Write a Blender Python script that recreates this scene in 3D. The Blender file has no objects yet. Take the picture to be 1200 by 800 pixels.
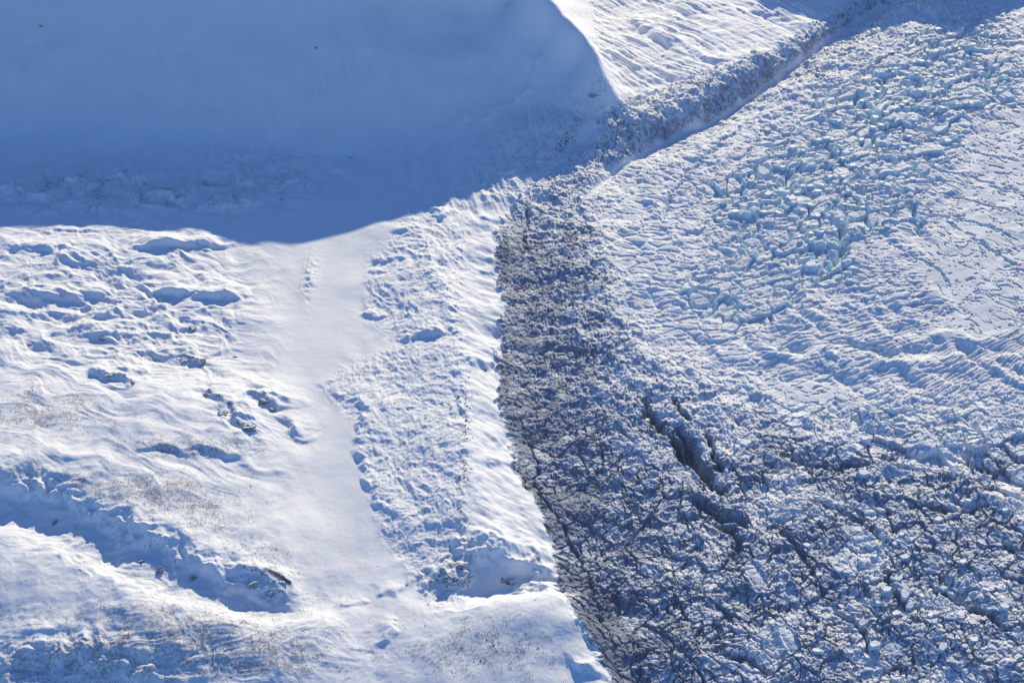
import bpy, math, random, time
T0 = time.time()
import numpy as np
from math import radians, sin, cos, tan, pi
random.seed(7); rng = np.random.RandomState(7)
scene = bpy.context.scene
col = scene.collection

# ------------------------------------------------------------------ camera
PITCH = radians(35.0); DIST = 4480.0; HF = tan(radians(15.0))
CAM = np.array([0.0, -DIST*cos(PITCH), DIST*sin(PITCH)])
FWD = np.array([0.0, cos(PITCH), -sin(PITCH)]); UP = np.array([0.0, sin(PITCH), cos(PITCH)])
cd = bpy.data.cameras.new('camera'); co = bpy.data.objects.new('camera', cd); col.objects.link(co)
co.location = CAM; co.rotation_euler = (pi/2-PITCH, 0, 0)
cd.lens = 18.0/HF; cd.sensor_width = 36; cd.clip_start = 10; cd.clip_end = 60000
scene.camera = co

def unproj(px, py, h):
    """world x,y of the point seen at photo position (px,py) that stands at height h"""
    a = (np.asarray(px, float)-600)/600*HF; b = (400-np.asarray(py, float))/600*HF
    dz = FWD[2]+UP[2]*b; t = (h-CAM[2])/dz
    return CAM[0]+t*a, CAM[1]+t*(FWD[1]+UP[1]*b)
def proj(x, y, z):
    dy = y-CAM[1]; dz = z-CAM[2]
    f = dy*FWD[1]+dz*FWD[2]; u = dy*UP[1]+dz*UP[2]
    return 600+x/f/HF*600, 400-u/f/HF*600

# ------------------------------------------------------------------ noise
def _h(ix, iy, s):
    n = (ix.astype(np.uint32)*np.uint32(374761393) + iy.astype(np.uint32)*np.uint32(668265263) + np.uint32((s*2246822519) & 0xffffffff))
    n ^= n >> np.uint32(13); n *= np.uint32(1274126177); n ^= n >> np.uint32(16)
    n *= np.uint32(2654435769); n ^= n >> np.uint32(15)
    return n.astype(np.float32)*np.float32(1/4294967296.0)
def noise(x, y, s=0):
    x = np.asarray(x, np.float32); y = np.asarray(y, np.float32)
    fx = np.floor(x); fy = np.floor(y); ix = fx.astype(np.int32); iy = fy.astype(np.int32)
    tx = x-fx; ty = y-fy
    def g(dx, dy):
        a = _h(ix+dx, iy+dy, s)*np.float32(2*pi)
        return np.cos(a)*(tx-dx)+np.sin(a)*(ty-dy)
    ux = tx*tx*tx*(tx*(tx*6-15)+10); uy = ty*ty*ty*(ty*(ty*6-15)+10)
    a = g(0, 0); b = g(1, 0); c = g(0, 1); d = g(1, 1)
    return ((a+(b-a)*ux)*(1-uy)+(c+(d-c)*ux)*uy)*1.5
def fbm(x, y, s=0, o=4, r=0.5):
    t = 0; a = 1.0; f = 1.0
    for i in range(o):
        t = t+a*noise(x*f+i*17.3, y*f-i*9.1, s+i*13); a *= r; f *= 2.03
    return t
def ridged(x, y, s=0, o=4, r=0.5):
    t = 0; a = 1.0; f = 1.0; n = 0
    for i in range(o):
        t = t+a*(1-2.2*np.abs(noise(x*f+i*7.7, y*f+i*3.1, s+i*11))); n += a; a *= r; f *= 2.07
    return t/n
def voronoi(x, y, s=0, jit=0.9):
    x = np.asarray(x, np.float32); y = np.asarray(y, np.float32); ix = np.floor(x).astype(np.int32); iy = np.floor(y).astype(np.int32)
    f1 = np.full(x.shape, 9.0, np.float32); f2 = f1.copy()
    bx = np.zeros(x.shape, np.float32); by = bx.copy(); b1 = bx.copy(); b2 = bx.copy()
    for dx in (-1, 0, 1):
        for dy in (-1, 0, 1):
            cx = ix+dx; cy = iy+dy
            r1 = _h(cx, cy, s); r2 = _h(cx, cy, s+101)
            vx = (x-(cx+0.5+(r1-0.5)*jit)).astype(np.float32); vy = (y-(cy+0.5+(r2-0.5)*jit)).astype(np.float32)
            d = np.sqrt(vx*vx+vy*vy); m = d < f1
            f2 = np.where(m, f1, np.minimum(f2, d)); f1 = np.where(m, d, f1)
            bx = np.where(m, vx, bx); by = np.where(m, vy, by); b1 = np.where(m, r1, b1); b2 = np.where(m, r2, b2)
    return f1, f2, bx, by, b1, b2
def ss(a, b, v):
    t = np.clip((v-a)/(b-a), 0, 1); return t*t*(3-2*t)

# ------------------------------------------------------------------ the large relief: control points (photo x, photo y, height in metres)
CP = """
-600 -150 520
0 0 265 150 0 268 300 0 270 450 0 262 540 0 250 600 0 238 -300 0 265 -300 190 20
714 128 74 690 160 34 650 195 16 605 238 4
0 180 10 100 185 8 200 188 8 330 182 9 430 175 14 490 166 24 560 148 42 610 128 62 645 105 92 675 75 142
0 90 128 150 90 130 300 90 135 450 80 150 540 70 158 600 55 170 640 45 185 520 120 85 400 130 78 200 140 60 0 140 62
560 190 22 620 150 48 660 125 66 520 215 12 600 200 22 560 225 10
0 225 16 100 240 14 200 235 8 300 230 5 400 215 2 450 232 2 370 250 0 490 235 4 540 245 4
330 300 0 400 270 0 400 330 0 340 370 2 400 410 0 330 420 5 360 450 1 385 490 -2 395 560 -3 405 640 -4 430 690 -5 350 650 0 380 600 -3
0 270 26 0 330 32 100 300 28 180 285 20 270 300 8 0 400 24 100 380 22 200 380 16 290 360 4 270 400 9 150 420 20 -200 300 40 -200 500 60
0 470 42 100 460 44 200 470 44 280 500 30 340 520 6 0 520 50 100 530 47 200 550 38 300 590 18 355 620 5 0 552 48 100 568 42 150 600 33 190 626 26 240 654 18 290 677 10 345 700 2 250 580 29
0 608 2 60 628 1 130 662 0 200 694 -4 270 711 -8 330 716 -10 368 708 -8 -200 560 5 -200 500 60
0 622 22 60 645 23 130 680 22 200 712 20 270 728 18 340 731 12 390 724 7 450 708 2 500 717 6 560 716 20 600 706 30 650 699 36 680 730 31 700 765 24 705 800 18 -200 590 30
0 700 6 100 740 0 200 760 4 0 790 -24 150 800 -26 300 790 -5 400 760 2 400 800 -4 500 760 12 500 800 2 600 760 24 600 800 12 660 780 22 300 750 8
0 900 -90 300 900 -60 600 900 -30 900 900 -60 1200 900 -60 -300 800 -50 -300 1000 -150 600 1050 -90 1300 1050 -90
560 697 -14 600 690 -16 640 684 -16 515 706 -6 590 665 8 630 655 -4
485 250 13 546 645 24 528 675 8
440 310 1 430 360 1 465 400 3 380 448 2 425 500 2 430 560 0 445 610 0 475 650 0 500 690 0 490 450 16 490 550 14
590 260 0 583 320 -2 585 390 -5 590 450 -8 600 520 -12 625 570 -14 645 630 -16 655 680 -18
612 260 -5 610 340 -8 612 420 -14 627 520 -22 652 580 -26 682 660 -30 707 730 -32 738 800 -34
660 300 10 705 300 30 650 400 2 712 400 26 720 500 8 680 600 -20 760 600 -8 750 700 -16 800 780 -14 800 400 12 850 300 25 900 200 42 1000 120 62 1100 40 84 1200 100 90 1200 300 56 1100 300 50 1000 300 38 1050 400 22 950 420 14 1200 420 30 900 500 5 1000 600 0 1200 600 4 1100 700 -10 1200 800 -12 950 750 -12 1400 300 70 1400 600 10 1500 0 130
 1020 -50 95 1130 -50 112 1240 -50 118 940 -150 120 1350 -150 150


740 60 36 800 30 42 850 0 50 900 20 56 800 80 38 740 110 20 735 90 24 700 50 32 665 5 42 722 130 10 700 -80 60 900 -80 90 1100 -80 115
"""
v = np.array([float(t) for t in CP.split()]).reshape(-1, 3)
def dense(P, step=16):
    P = np.array(P, float); out = []
    for a, b in zip(P[:-1], P[1:]):
        k = max(1, int(np.hypot(*(b-a)[:2])/step)); out += [a+(b-a)*i/k for i in range(k)]
    return np.array(out+[P[-1]])
v = np.r_[v, dense([(-300, -160, 520), (0, -156, 520), (150, -152, 525), (300, -145, 515), (450, -118, 478), (540, -88, 425), (600, -48, 358), (632, -15, 298), (648, 4, 268), (679, 36, 226), (703, 67, 176), (718, 98, 116)], 18),
          dense([(720, 205, -4), (750, 183, -6), (800, 160, -6), (840, 146, -4), (900, 103, 2), (950, 68, 8), (1000, 33, 14), (1040, 4, 20), (1090, -35, 34)], 20),
          dense([(704, 172, 22), (760, 142, 34), (820, 115, 42), (880, 87, 44), (925, 58, 42), (960, 33, 42), (1008, -2, 48), (1050, -34, 62)], 20),
          dense([(760, 196, 12), (850, 158, 18), (905, 117, 26), (960, 80, 36), (1010, 46, 44), (1048, 16, 52), (1100, -20, 62)], 20),
          dense([(920, -150, 290), (1000, -150, 300), (1060, -150, 315), (1110, -150, 345), (1160, -150, 350), (1200, -150, 315), (1240, -150, 230)], 22),  # unseen ridge beyond the frame, shaped to cast the top-right shadow
          dense([(490, 270, 14), (500, 300, 18), (528, 350, 22), (538, 400, 26), (543, 450, 32), (546, 500, 36), (548, 560, 38), (550, 610, 36)], 25)]
cx, cy = unproj(v[:, 0], v[:, 1], v[:, 2]); ch = v[:, 2]
# the far side of the spur falls away steeply to the snowfield
for a, b in [((a[0], a[1], a[2]), (a[0]+5, a[1]-1, a[3])) for a in [(632, -15, 298, 50), (648, 4, 268, 46), (664, 20, 247, 42), (679, 36, 226, 40), (691, 51, 202, 36), (703, 67, 176, 34), (711, 83, 146, 28), (718, 98, 116, 24)]]:
    A1 = np.array(unproj(*a)); B1 = np.array(unproj(*b))
    for t, hh in ((.3, a[2]*.60+b[2]*.40-8), (.6, a[2]*.27+b[2]*.73-6), (1.0, b[2])):
        p_ = A1+(B1-A1)*t; cx = np.r_[cx, p_[0]]; cy = np.r_[cy, p_[1]]; ch = np.r_[ch, hh]
# crests well beyond the frame
ex = np.array([[-3500, 3500, 500], [-1500, 4200, 450], [1200, 4300, 260], [3500, 4200, 300], [4500, 500, 260], [4200, -2000, 60], [-4200, -1500, 60], [-4500, 500, 200], [0, -2600, -160]], float)
cx = np.r_[cx, ex[:, 0]]; cy = np.r_[cy, ex[:, 1]]; ch = np.r_[ch, ex[:, 2]]
cx /= 1000; cy /= 1000
D = np.sqrt((cx[:, None]-cx[None])**2+(cy[:, None]-cy[None])**2+.0004)
n = len(cx); A = np.zeros((n+1, n+1)); A[:n, :n] = -D+np.eye(n)*0.004; A[:n, n] = 1; A[n, :n] = 1
W = np.linalg.solve(A, np.r_[ch, 0])
def rbf(x, y):
    x = x/1000; y = y/1000; out = np.full(x.shape, W[n])
    for i in range(n): out -= W[i]*np.sqrt((x-cx[i])**2+(y-cy[i])**2+0.0004)
    return out

# ------------------------------------------------------------------ the grid of the ground, evenly fine where it is seen, coarser outside
SP = 0.66
def axis(lo, hi, lo2, hi2, sp):
    mid = np.arange(lo, hi+sp, sp) if lo2 > -600 else np.r_[np.arange(lo, 575, .95), np.arange(575, hi+sp, sp)]; L = []; R = []; s = sp; p = lo
    while p > lo2: s *= 1.03; p -= s; L.append(p)
    s = sp; p = mid[-1]
    while p < hi2: s *= 1.03; p += s; R.append(p)
    return np.r_[np.array(L[::-1]), mid, np.array(R)]
U = axis(-25, 1225, -700, 1900, SP); V = axis(-40, 835, -420, 1150, .74)
UU, VV = np.meshgrid(U, V)
X, Y = unproj(UU, VV, 0.0)
NR, NC = X.shape
# relief on a coarser lattice of the same axes, then linearly refined
def coarse(A1, k):
    idx = np.unique(np.r_[np.arange(0, len(A1), k), len(A1)-1]); return idx
ci = coarse(V, 6); cj = coarse(U, 6)
Hc = rbf(X[np.ix_(ci, cj)], Y[np.ix_(ci, cj)])
def refine(Hc):
    T = np.empty((len(ci), NC)); g = np.arange(NC); gr = np.arange(NR)
    for k in range(len(ci)): T[k] = np.interp(g, cj, Hc[k])
    O = np.empty((NR, NC)); 
    k = np.clip(np.searchsorted(ci, gr, side='right')-1, 0, len(ci)-2); f = ((gr-ci[k])/(ci[k+1]-ci[k]))[:, None]
    # cubic in the row direction
    km = np.clip(k-1, 0, len(ci)-1); kp = np.clip(k+2, 0, len(ci)-1)
    a, b, c, d = T[km], T[k], T[k+1], T[kp]
    O = b+0.5*f*(c-a+f*(2*a-5*b+4*c-d+f*(3*(b-c)+d-a)))
    return O
H = refine(Hc)
def blur(a, r):
    for ax in (0, 1):
        c = np.cumsum(np.pad(a, [(r+1, r) if i == ax else (0, 0) for i in (0, 1)], mode='edge'), axis=ax)
        a = (np.take(c, range(2*r+1, c.shape[ax]), ax)-np.take(c, range(0, c.shape[ax]-2*r-1), ax))/(2*r+1)
    return a
H = blur(H, 3)
PU, PV = proj(X, Y, H)
PU = PU.astype(np.float32); PV = PV.astype(np.float32)
X0 = X; Y0 = Y

# ------------------------------------------------------------------ brushes
def base_at(px, py):
    h = np.zeros(len(px))
    for k in range(5):
        x, y = unproj(px, py, h); h = rbf(np.asarray(x), np.asarray(y))
    return np.stack([x, y], 1)
def polydist(P, w=(1, 1)):
    """returns function giving distance, sign and arc position along polyline of world points, for window of the grid"""
    pass
def window(P, m):
    lo = P.min(0)-m; hi = P.max(0)+m
    j = (X > lo[0]) & (X < hi[0]) & (Y > lo[1]) & (Y < hi[1])
    r = np.where(j.any(1))[0]; c = np.where(j.any(0))[0]
    if len(r) == 0 or len(c) == 0: return None
    return slice(r[0], r[-1]+1), slice(c[0], c[-1]+1)
def line_sd(x, y, P):
    best = np.full(x.shape, 1e9); sg = np.ones(x.shape); arc = np.zeros(x.shape); bc = np.zeros(x.shape)
    L = np.hypot(*(P[1:]-P[:-1]).T); tot = L.sum(); acc = 0
    for i in range(len(P)-1):
        d = P[i+1]-P[i]; l2 = (d**2).sum(); t = ((x-P[i, 0])*d[0]+(y-P[i, 1])*d[1])/l2
        tc = np.clip(t, 0, 1); ddx = x-P[i, 0]-tc*d[0]; ddy = y-P[i, 1]-tc*d[1]
        q = np.hypot(ddx, ddy); cr = (d[0]*(y-P[i, 1])-d[1]*(x-P[i, 0]))/math.sqrt(l2); s = np.sign(cr)
        m = (q < best-1e-6) | ((q < best+1e-6) & (np.abs(cr) > bc)); bc = np.where(m, np.abs(cr), bc)
        best = np.where(m, q, best); sg = np.where(m, s, sg); arc = np.where(m, (acc+tc*L[i])/tot, arc); acc += L[i]
    return best*sg, arc
def smooth_line(P, k=3):
    for _ in range(k):
        Q = [P[0]]
        for i in range(len(P)-1): Q += [P[i]*0.75+P[i+1]*0.25, P[i]*0.25+P[i+1]*0.75]
        P = np.array(Q+[P[-1]])
    return P
def scarp(pts, h, wb, wf, rough=0.3, rockv=0.0, seed=0, wob=0.25):
    """a step of the ground: long ramp on the left-hand side of the line, short steep fall on the right-hand side"""
    global H, ROCK
    a = np.array(pts, float); P = smooth_line(base_at(a[:, 0], a[:, 1]), 2)
    w = window(P, wb*3)
    if w is None: return
    x = X[w]; y = Y[w]
    nx = x+fbm(x/60, y/60, seed+5, 3)*wf*wob*3; ny = y+fbm(x/60, y/60, seed+9, 3)*wf*wob*3
    s, arc = line_sd(nx, ny, P)
    end = np.clip(np.sin(arc*pi)*1.6, 0, 1)
    prof = np.where(s > 0, np.exp(-(s/wb)**2), 1-ss(0, wf, -s))
    env = prof*end
    k = 1+rough*1.3*fbm(x/38, y/38, seed, 4)*(np.where(s > 0, np.exp(-s/wf), 1))
    H[w] += h*env*k
    if rockv:
        f = np.exp(-((s+wf*0.35)/(wf*0.6))**2)*end
        ROCK[w] = np.maximum(ROCK[w], rockv*f)
def ridge(pts, h, w1, w2, rough=0.2, seed=0):
    global H
    a = np.array(pts, float); P = smooth_line(base_at(a[:, 0], a[:, 1]), 2)
    w = window(P, max(w1, w2)*3)
    if w is None: return
    x = X[w]; y = Y[w]; s, arc = line_sd(x+fbm(x/50, y/50, seed, 3)*min(w1, w2)*0.6, y+fbm(x/50, y/50, seed+3, 3)*min(w1, w2)*0.6, P)
    ww = np.where(s > 0, w1, w2)
    H[w] += h*np.exp(-np.abs(s)/ww)**1.0*np.clip(np.sin(arc*pi)*2, 0, 1)*(1+rough*fbm(x/25, y/25, seed, 3))
def inpoly(pts, soft):
    a = np.array(pts, float); ins = np.zeros(PU.shape, bool); d = np.full(PU.shape, 1e9, np.float32)
    m = len(a)
    for i in range(m):
        x1, y1 = a[i]; x2, y2 = a[(i+1) % m]
        if y1 != y2:
            c = ((y1 > PV) != (y2 > PV)) & (PU < (x2-x1)*(PV-y1)/(y2-y1)+x1); ins ^= c
        t = np.clip(((PU-x1)*(x2-x1)+(PV-y1)*(y2-y1))/((x2-x1)**2+(y2-y1)**2), 0, 1)
        d = np.minimum(d, np.hypot(PU-x1-t*(x2-x1), PV-y1-t*(y2-y1)))
    sd = np.where(ins, d, -d)
    return ss(-soft, soft, sd), ins
def spot(px, py, rx, ry, rot=0.0):
    c, s = cos(radians(rot)), sin(radians(rot)); dx = PU-px; dy = PV-py
    return np.exp(-(((dx*c+dy*s)/rx)**2+((-dx*s+dy*c)/ry)**2))
ROCK = np.zeros(X.shape, np.float32)
WX = (fbm(X/45, Y/45, 61, 3)*8).astype(np.float32); WY = (fbm(X/45, Y/45, 71, 3)*5).astype(np.float32)
PU0, PV0 = PU, PV

# ---- regions of the ground
GL = [(604, 240), (652, 197), (694, 165), (712, 128), (735, 120), (790, 100), (850, 82), (905, 62), (960, 30), (1010, 0), (1060, -60), (1060, -420), (1900, -420), (1900, 1150), (850, 1150), (722, 812), (703, 765), (672, 722), (652, 690), (650, 650), (636, 605), (612, 562), (598, 520), (589, 470), (583, 420), (590, 370), (583, 320), (580, 275)]
WR = (fbm(X/14, Y/18, 63, 3)*3.5).astype(np.float32)
PU = PU0+WX*0.9+WR; PV = PV0+WY*0.9+WR
G, Gi = inpoly(GL, 5)
PU = PU0+WX*0.6; PV = PV0+WY*0.6
MT = [(-800, 195), (0, 192), (150, 196), (330, 192), (430, 185), (480, 212), (500, 236), (560, 250), (604, 241), (652, 197), (694, 165), (714, 128), (718, 100), (700, 70), (690, -60), (640, -500), (-800, -500)]
M, Mi = inpoly(MT, 6)
BG = [(718, 100), (714, 128), (735, 120), (790, 100), (850, 82), (905, 62), (960, 30), (1010, 0), (1060, -60), (1060, -600), (640, -600), (690, -60), (700, 70)]
B, Bi = inpoly(BG, 4)
MO = [(470, 240), (520, 240), (604, 240), (580, 275), (583, 320), (590, 370), (583, 420), (589, 470), (598, 520), (612, 562), (636, 605), (650, 650), (655, 696), (600, 700), (505, 714), (470, 660), (440, 610), (425, 550), (420, 500), (375, 452), (400, 430), (470, 405), (425, 370), (430, 310), (465, 270)]
R, Ri = inpoly(MO, 8)
FG = [(-800, 560), (0, 618), (60, 642), (130, 677), (200, 709), (270, 725), (340, 728), (390, 722), (450, 705), (500, 715), (560, 714), (600, 703), (650, 697), (672, 722), (703, 765), (722, 812), (900, 1300), (-800, 1300)]
F, Fi = inpoly(FG, 6)
PU, PV = PU0, PV0

# ---- snow country: scarps and mounds seen in the photograph (photo positions), line runs left to right: steep side below it
SC = [
 # upper left hummocks
 ([(0, 300), (30, 290), (75, 292), (80, 315)], 9, 60, 26, .9, .0), ([(50, 330), (75, 320), (95, 330)], 6, 40, 20, .9, 0),
 ([(150, 292), (200, 290), (245, 290), (275, 286)], 13, 70, 20, .5, .1), ([(160, 345), (220, 348), (262, 352), (295, 343)], 13, 80, 20, .3, 0),
 ([(75, 345), (110, 342), (150, 340)], 8, 50, 22, .9, .1), ([(100, 366), (120, 372), (150, 362)], 8, 45, 20, .8, .1), ([(105, 398), (130, 392), (165, 384)], 8, 45, 18, .8, .1),
 ([(200, 392), (225, 380), (250, 388)], 9, 45, 20, 1.0, .25), ([(80, 318), (95, 316), (112, 322)], 6, 30, 18, .8, 0), ([(0, 392), (20, 388), (35, 384)], 5, 40, 18, .6, 0),
 ([(20, 408), (40, 402), (55, 410)], 5, 30, 14, .8, .2), ([(0, 422), (25, 418), (40, 420)], 4, 30, 14, .8, 0), ([(140, 310), (170, 305), (185, 312)], 5, 30, 16, .8, 0),
 ([(0, 348), (30, 352), (60, 346), (85, 352)], 6, 45, 22, .9, .0), ([(30, 372), (60, 368), (90, 374)], 5, 40, 18, .9, .0),
 # rocky ledges
 ([(188, 420), (210, 416), (228, 422), (250, 424)], 9, 45, 18, 1.0, .45), ([(100, 432), (130, 440), (160, 452)], 13, 60, 24, .6, .35), ([(130, 432), (150, 438), (175, 440)], 5, 20, 12, 1.0, .5),
 ([(232, 452), (255, 462), (270, 480), (300, 495)], 11, 60, 22, .9, .5), ([(290, 462), (315, 470), (328, 480)], 10, 30, 22, .9, .45), ([(270, 492), (290, 504), (310, 508)], 9, 30, 18, .9, .5),
 ([(330, 500), (350, 512), (368, 520)], 5, 30, 16, .6, .1), ([(150, 525), (200, 522), (250, 528), (300, 532)], 9, 80, 26, .4, .12), ([(155, 618), (200, 622), (235, 640)], 3, 40, 16, .8, .1),
 ([(296, 452), (322, 462), (345, 482)], 7, 40, 18, .8, .3), ([(318, 482), (340, 500), (362, 512)], 7, 40, 18, .8, .25), ([(0, 250+20), (60, 268), (120, 276), (150, 274)], 5, 50, 20, .8, .1),
 # the ravine cliff
 ([(-60, 545), (0, 562), (60, 575), (120, 602), (170, 632), (220, 658), (270, 679), (320, 700), (366, 716)], 15, 110, 30, 1.2, .32),
 ([(270, 664), (300, 676), (330, 690), (345, 700)], 8, 30, 15, .8, .5), ([(310, 672), (330, 680), (345, 688)], 6, 20, 12, .8, .8),
 # moraine ridge
 ([(432, 310), (450, 304), (480, 300)], 5, 30, 14, .8, 0), ([(432, 322), (445, 320), (455, 318)], 5, 20, 10, .6, 0), ([(465, 276), (480, 268), (495, 266)], 6, 25, 14, .9, .1),
 ([(462, 402), (485, 398), (510, 392), (525, 382)], 9, 45, 20, .8, .05), ([(425, 362), (438, 372), (455, 366)], 6, 30, 16, .6, 0), ([(490, 320), (500, 322), (510, 320)], 4, 20, 10, .6, 0),
 ([(496, 694), (516, 684), (532, 672), (545, 660)], 9, 60, 34, 1.3, .5), ([(500, 250), (515, 252), (520, 258)], 10, 30, 20, .3, 0), ([(560, 252), (575, 262), (600, 260)], 4, 20, 12, .8, 0),
 ([(555, 430), (575, 420), (590, 402)], 12, 35, 22, .2, .05), ([(570, 545), (590, 540), (612, 545)], 6, 25, 14, .8, .2), ([(575, 518), (590, 508), (600, 505)], 5, 25, 14, .6, 0), ([(572, 325), (580, 310), (586, 300)], 8, 25, 16, .2, 0),
 ([(575, 390), (582, 384), (588, 375)], 5, 25, 14, .2, 0), ([(532, 650), (556, 648), (588, 656), (620, 672), (652, 692)], 18, 75, 52, 1.2, .1), ([(585, 672), (595, 678), (605, 684)], 2, 14, 10, .8, .7),
 ([(368, 447), (390, 458), (412, 466), (427, 478), (430, 500), (422, 522), (430, 545), (432, 565), (445, 590), (462, 608), (470, 630), (482, 655)], 6.5, 60, 18, 1.6, .12),
 ([(440, 700), (455, 696), (470, 700)], 5, 35, 14, .6, .1), ([(395, 708), (420, 704), (435, 702)], 3, 25, 14, .6, .1),
 # foreground hill
 ([(0, 770), (30, 758), (60, 770), (110, 765), (150, 788), (210, 800)], 12, 90, 40, .9, .2), ([(670, 785), (690, 776), (705, 790)], 8, 30, 18, .9, .4), ([(450, 760), (458, 735), (470, 728)], 7, 30, 24, .4, 0),
 # foot of the mountain
 ([(20, 232), (60, 205), (90, 225), (110, 238)], 9, 60, 30, .7, .1), ([(110, 212), (140, 205), (160, 222)], 8, 40, 25, .7, .1), ([(150, 240), (200, 236), (260, 250), (310, 240)], 12, 60, 26, .6, .15),
 ([(230, 210), (270, 212), (300, 222)], 7, 50, 22, .6, .1), ([(300, 205), (330, 200), (355, 195)], 5, 40, 16, .6, .1), ([(110, 236), (150, 242), (190, 246)], 6, 50, 18, .5, .1),
 ([(700, 190), (760, 160), (820, 135), (880, 100), (940, 62), (1000, 22), (1075, -30)], 12, 60, 42, .2, 0),
 # background plateau
 ([(735, 14), (742, 26), (775, 44), (800, 62)], 9, 50, 22, .7, .1), ([(690, 40), (720, 66), (765, 88)], 6, 40, 18, .5, .1), ([(800, 62), (830, 74), (860, 70)], 7, 40, 20, .6, .1), ([(880, 12), (895, 18), (905, 16)], 7, 40, 24, .4, 0),
 ([(760, 40), (790, 60), (820, 66)], 5, 40, 18, .6, 0), ([(930, 4), (950, 14), (960, 20)], 8, 30, 20, .5, .1),
]
for k, (pts, h, wb, wf, rg, rk) in enumerate(SC): scarp(pts, h*(1.35 if k in (0, 2, 3) else .7 if k <= 14 else 1), wb, wf, rg*0.38, rk, k*7)
# sharp crests
ridge([(484, 246), (500, 300), (528, 350), (538, 400), (543, 450), (546, 500), (548, 560), (550, 600), (549, 618)], 6, 26, 30, .5, 3)
ridge([(500, 716), (560, 714), (600, 703), (650, 697), (680, 728), (702, 765)], 7, 26, 40, .1, 4)
ridge([(0, 618), (60, 642), (130, 677), (200, 709), (270, 725), (340, 729)], 5, 22, 60, .1, 5)
ridge([(490, 166), (560, 148), (610, 128), (645, 105)], 6, 25, 30, .4, 8)

SN = 1-G
hum = np.clip(spot(200, 215, 190, 30)*.5+spot(90, 350, 170, 75)+spot(190, 380, 90, 50)+spot(170, 225, 180, 28)*1.6+spot(290, 490, 50, 50)*0.8+spot(500, 320, 45, 75)*.5+spot(120, 640, 260, 50, 20)*.7+spot(80, 775, 260, 40)*.9+spot(610, 205, 60, 35)*.9+R*.06*ss(556, 535, PU)+B*.35, 0, 1)*SN*(1-.75*ss(548, 562, PU)*ss(235, 270, PV)*ss(720, 700, PV))
flat = np.clip(spot(380, 300, 60, 60)+spot(370, 400, 60, 60)+spot(395, 580, 40, 100), 0, 1)
n1 = ridged(X/105+fbm(X/120, Y/120, 33, 2)*.7, Y/80, 21, 4, .47)
n2 = fbm(X/160, Y/200, 22, 3)
n3 = fbm(X/20, Y/20, 23, 3, .5)
H += hum*((n1-0.25)*10+n3*.7*(.4+ss(0,.5,n2)))*(1-flat*.8)+SN*(1-flat*.8)*(n2*7*(1-M*.5)+n3*.35)
kn = spot(363, 326, 9, 27, 8); H += kn*(3.5+4*ridged(X/22, Y/30, 205, 3))
lf = R*ss(560, 540, PU); H += lf*((ridged(X/34+n2, Y/52, 211, 4, .55)-.2)*4.2+fbm(X/7, Y/11, 213, 3)*.7)
fb = (spot(60, 225, 90, 26)+spot(200, 228, 150, 24)+spot(320, 205, 60, 22)); H += np.clip(fb, 0, 1)*SN*(ridged(X/85+fbm(X/70, Y/70, 231, 2)*.5, Y/110, 233, 4, .55)*17+fbm(X/15, Y/25, 235, 3)*1.2)
# gullies and avalanche runnels on the mountain face
mw = fbm(X/220, Y/400, 37, 2)*30; run = fbm((X+Y*.12+mw)/46, Y/330, 31, 4, .5); run2 = ridged((X+Y*.25+mw)/110, Y/420, 41, 4)
H += M*(run*1.6*ss(0, .5, fbm(X/260, Y/260, 39, 2))+run2*7.0*spot(400, 10, 150, 90)+(fbm(X/230, Y/200, 35, 3)*7+ridged((X+mw)/75, (Y+X*.3)/520, 36, 4, .5)*9*ss(-.5, .5, fbm(X/300, Y/300, 38, 2)))*ss(20, 70, PV)+n3*.25)
# bench between mountain and glacier: oblique ribs
bench = np.clip(spot(590, 200, 75, 36, -35)+spot(670, 135, 45, 24, -50), 0, 1)*SN*(1-.0)
H += bench*(ridged((X*.8+Y*.25)/26, (Y*.8-X*.4)/90, 47, 4)*8)
# snowfield behind: long drift lines running down to the right
bm_ = fbm(X/180, Y/180, 53, 2)*14; bq = (Y*.62+X*.78+bm_)/36; bp = (X*.62-Y*.78)/620
bl = ridged(bp+5, bq, 51, 3, .5)
H += B*(bl*5.2*(0.5+ss(-.3, .6, fbm(X/200, Y/200, 57, 2)))+n3*.5)
hl = np.clip(spot(90, 400, 230, 130)*1.0+spot(150, 300, 150, 40)*.5+spot(180, 560, 150, 40)*.5, 0, 1)*SN*(1-flat)
H += hl*((ridged((X*.45+Y*.89)/120+fbm(X/150, Y/150, 241, 2)*.4, (X*.89-Y*.45)/380, 243, 4, .5)-.2)*10)
# wind crust
H += SN*(1-M)*(fbm(X/9+fbm(X/40, Y/40, 58, 2)*3, Y/16, 59, 2)*.16)
# moraine flank fluting
fl = ss(540, 560, PU)*ss(240, 280, PV)*ss(700, 640, PV)
H += fl*R*(fbm((X*.5+Y)/34, X/90-Y/200, 63, 3)*2.2+fbm(X/70, Y/90, 65, 3)*5)

# ------------------------------------------------------------------ the glacier
gi = np.where(G.ravel() > 0.003)[0]
print('snow', time.time()-T0)
gx = X.ravel()[gi]; gy = Y.ravel()[gi]; gu = PU.ravel()[gi]; gv = PV.ravel()[gi]; gw = G.ravel()[gi]
def sp(px, py, rx, ry, rot=0.0):
    c, s = cos(radians(rot)), sin(radians(rot)); dx = gu-px; dy = gv-py
    return np.exp(-(((dx*c+dy*s)/rx)**2+((-dx*s+dy*c)/ry)**2))
def curve_x(pts):  # photo x of a boundary as a function of photo y
    a = np.array(pts, float); return np.interp(gv, a[:, 0], a[:, 1])
wb1 = fbm(gx/130, gy/130, 81, 4)
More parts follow.
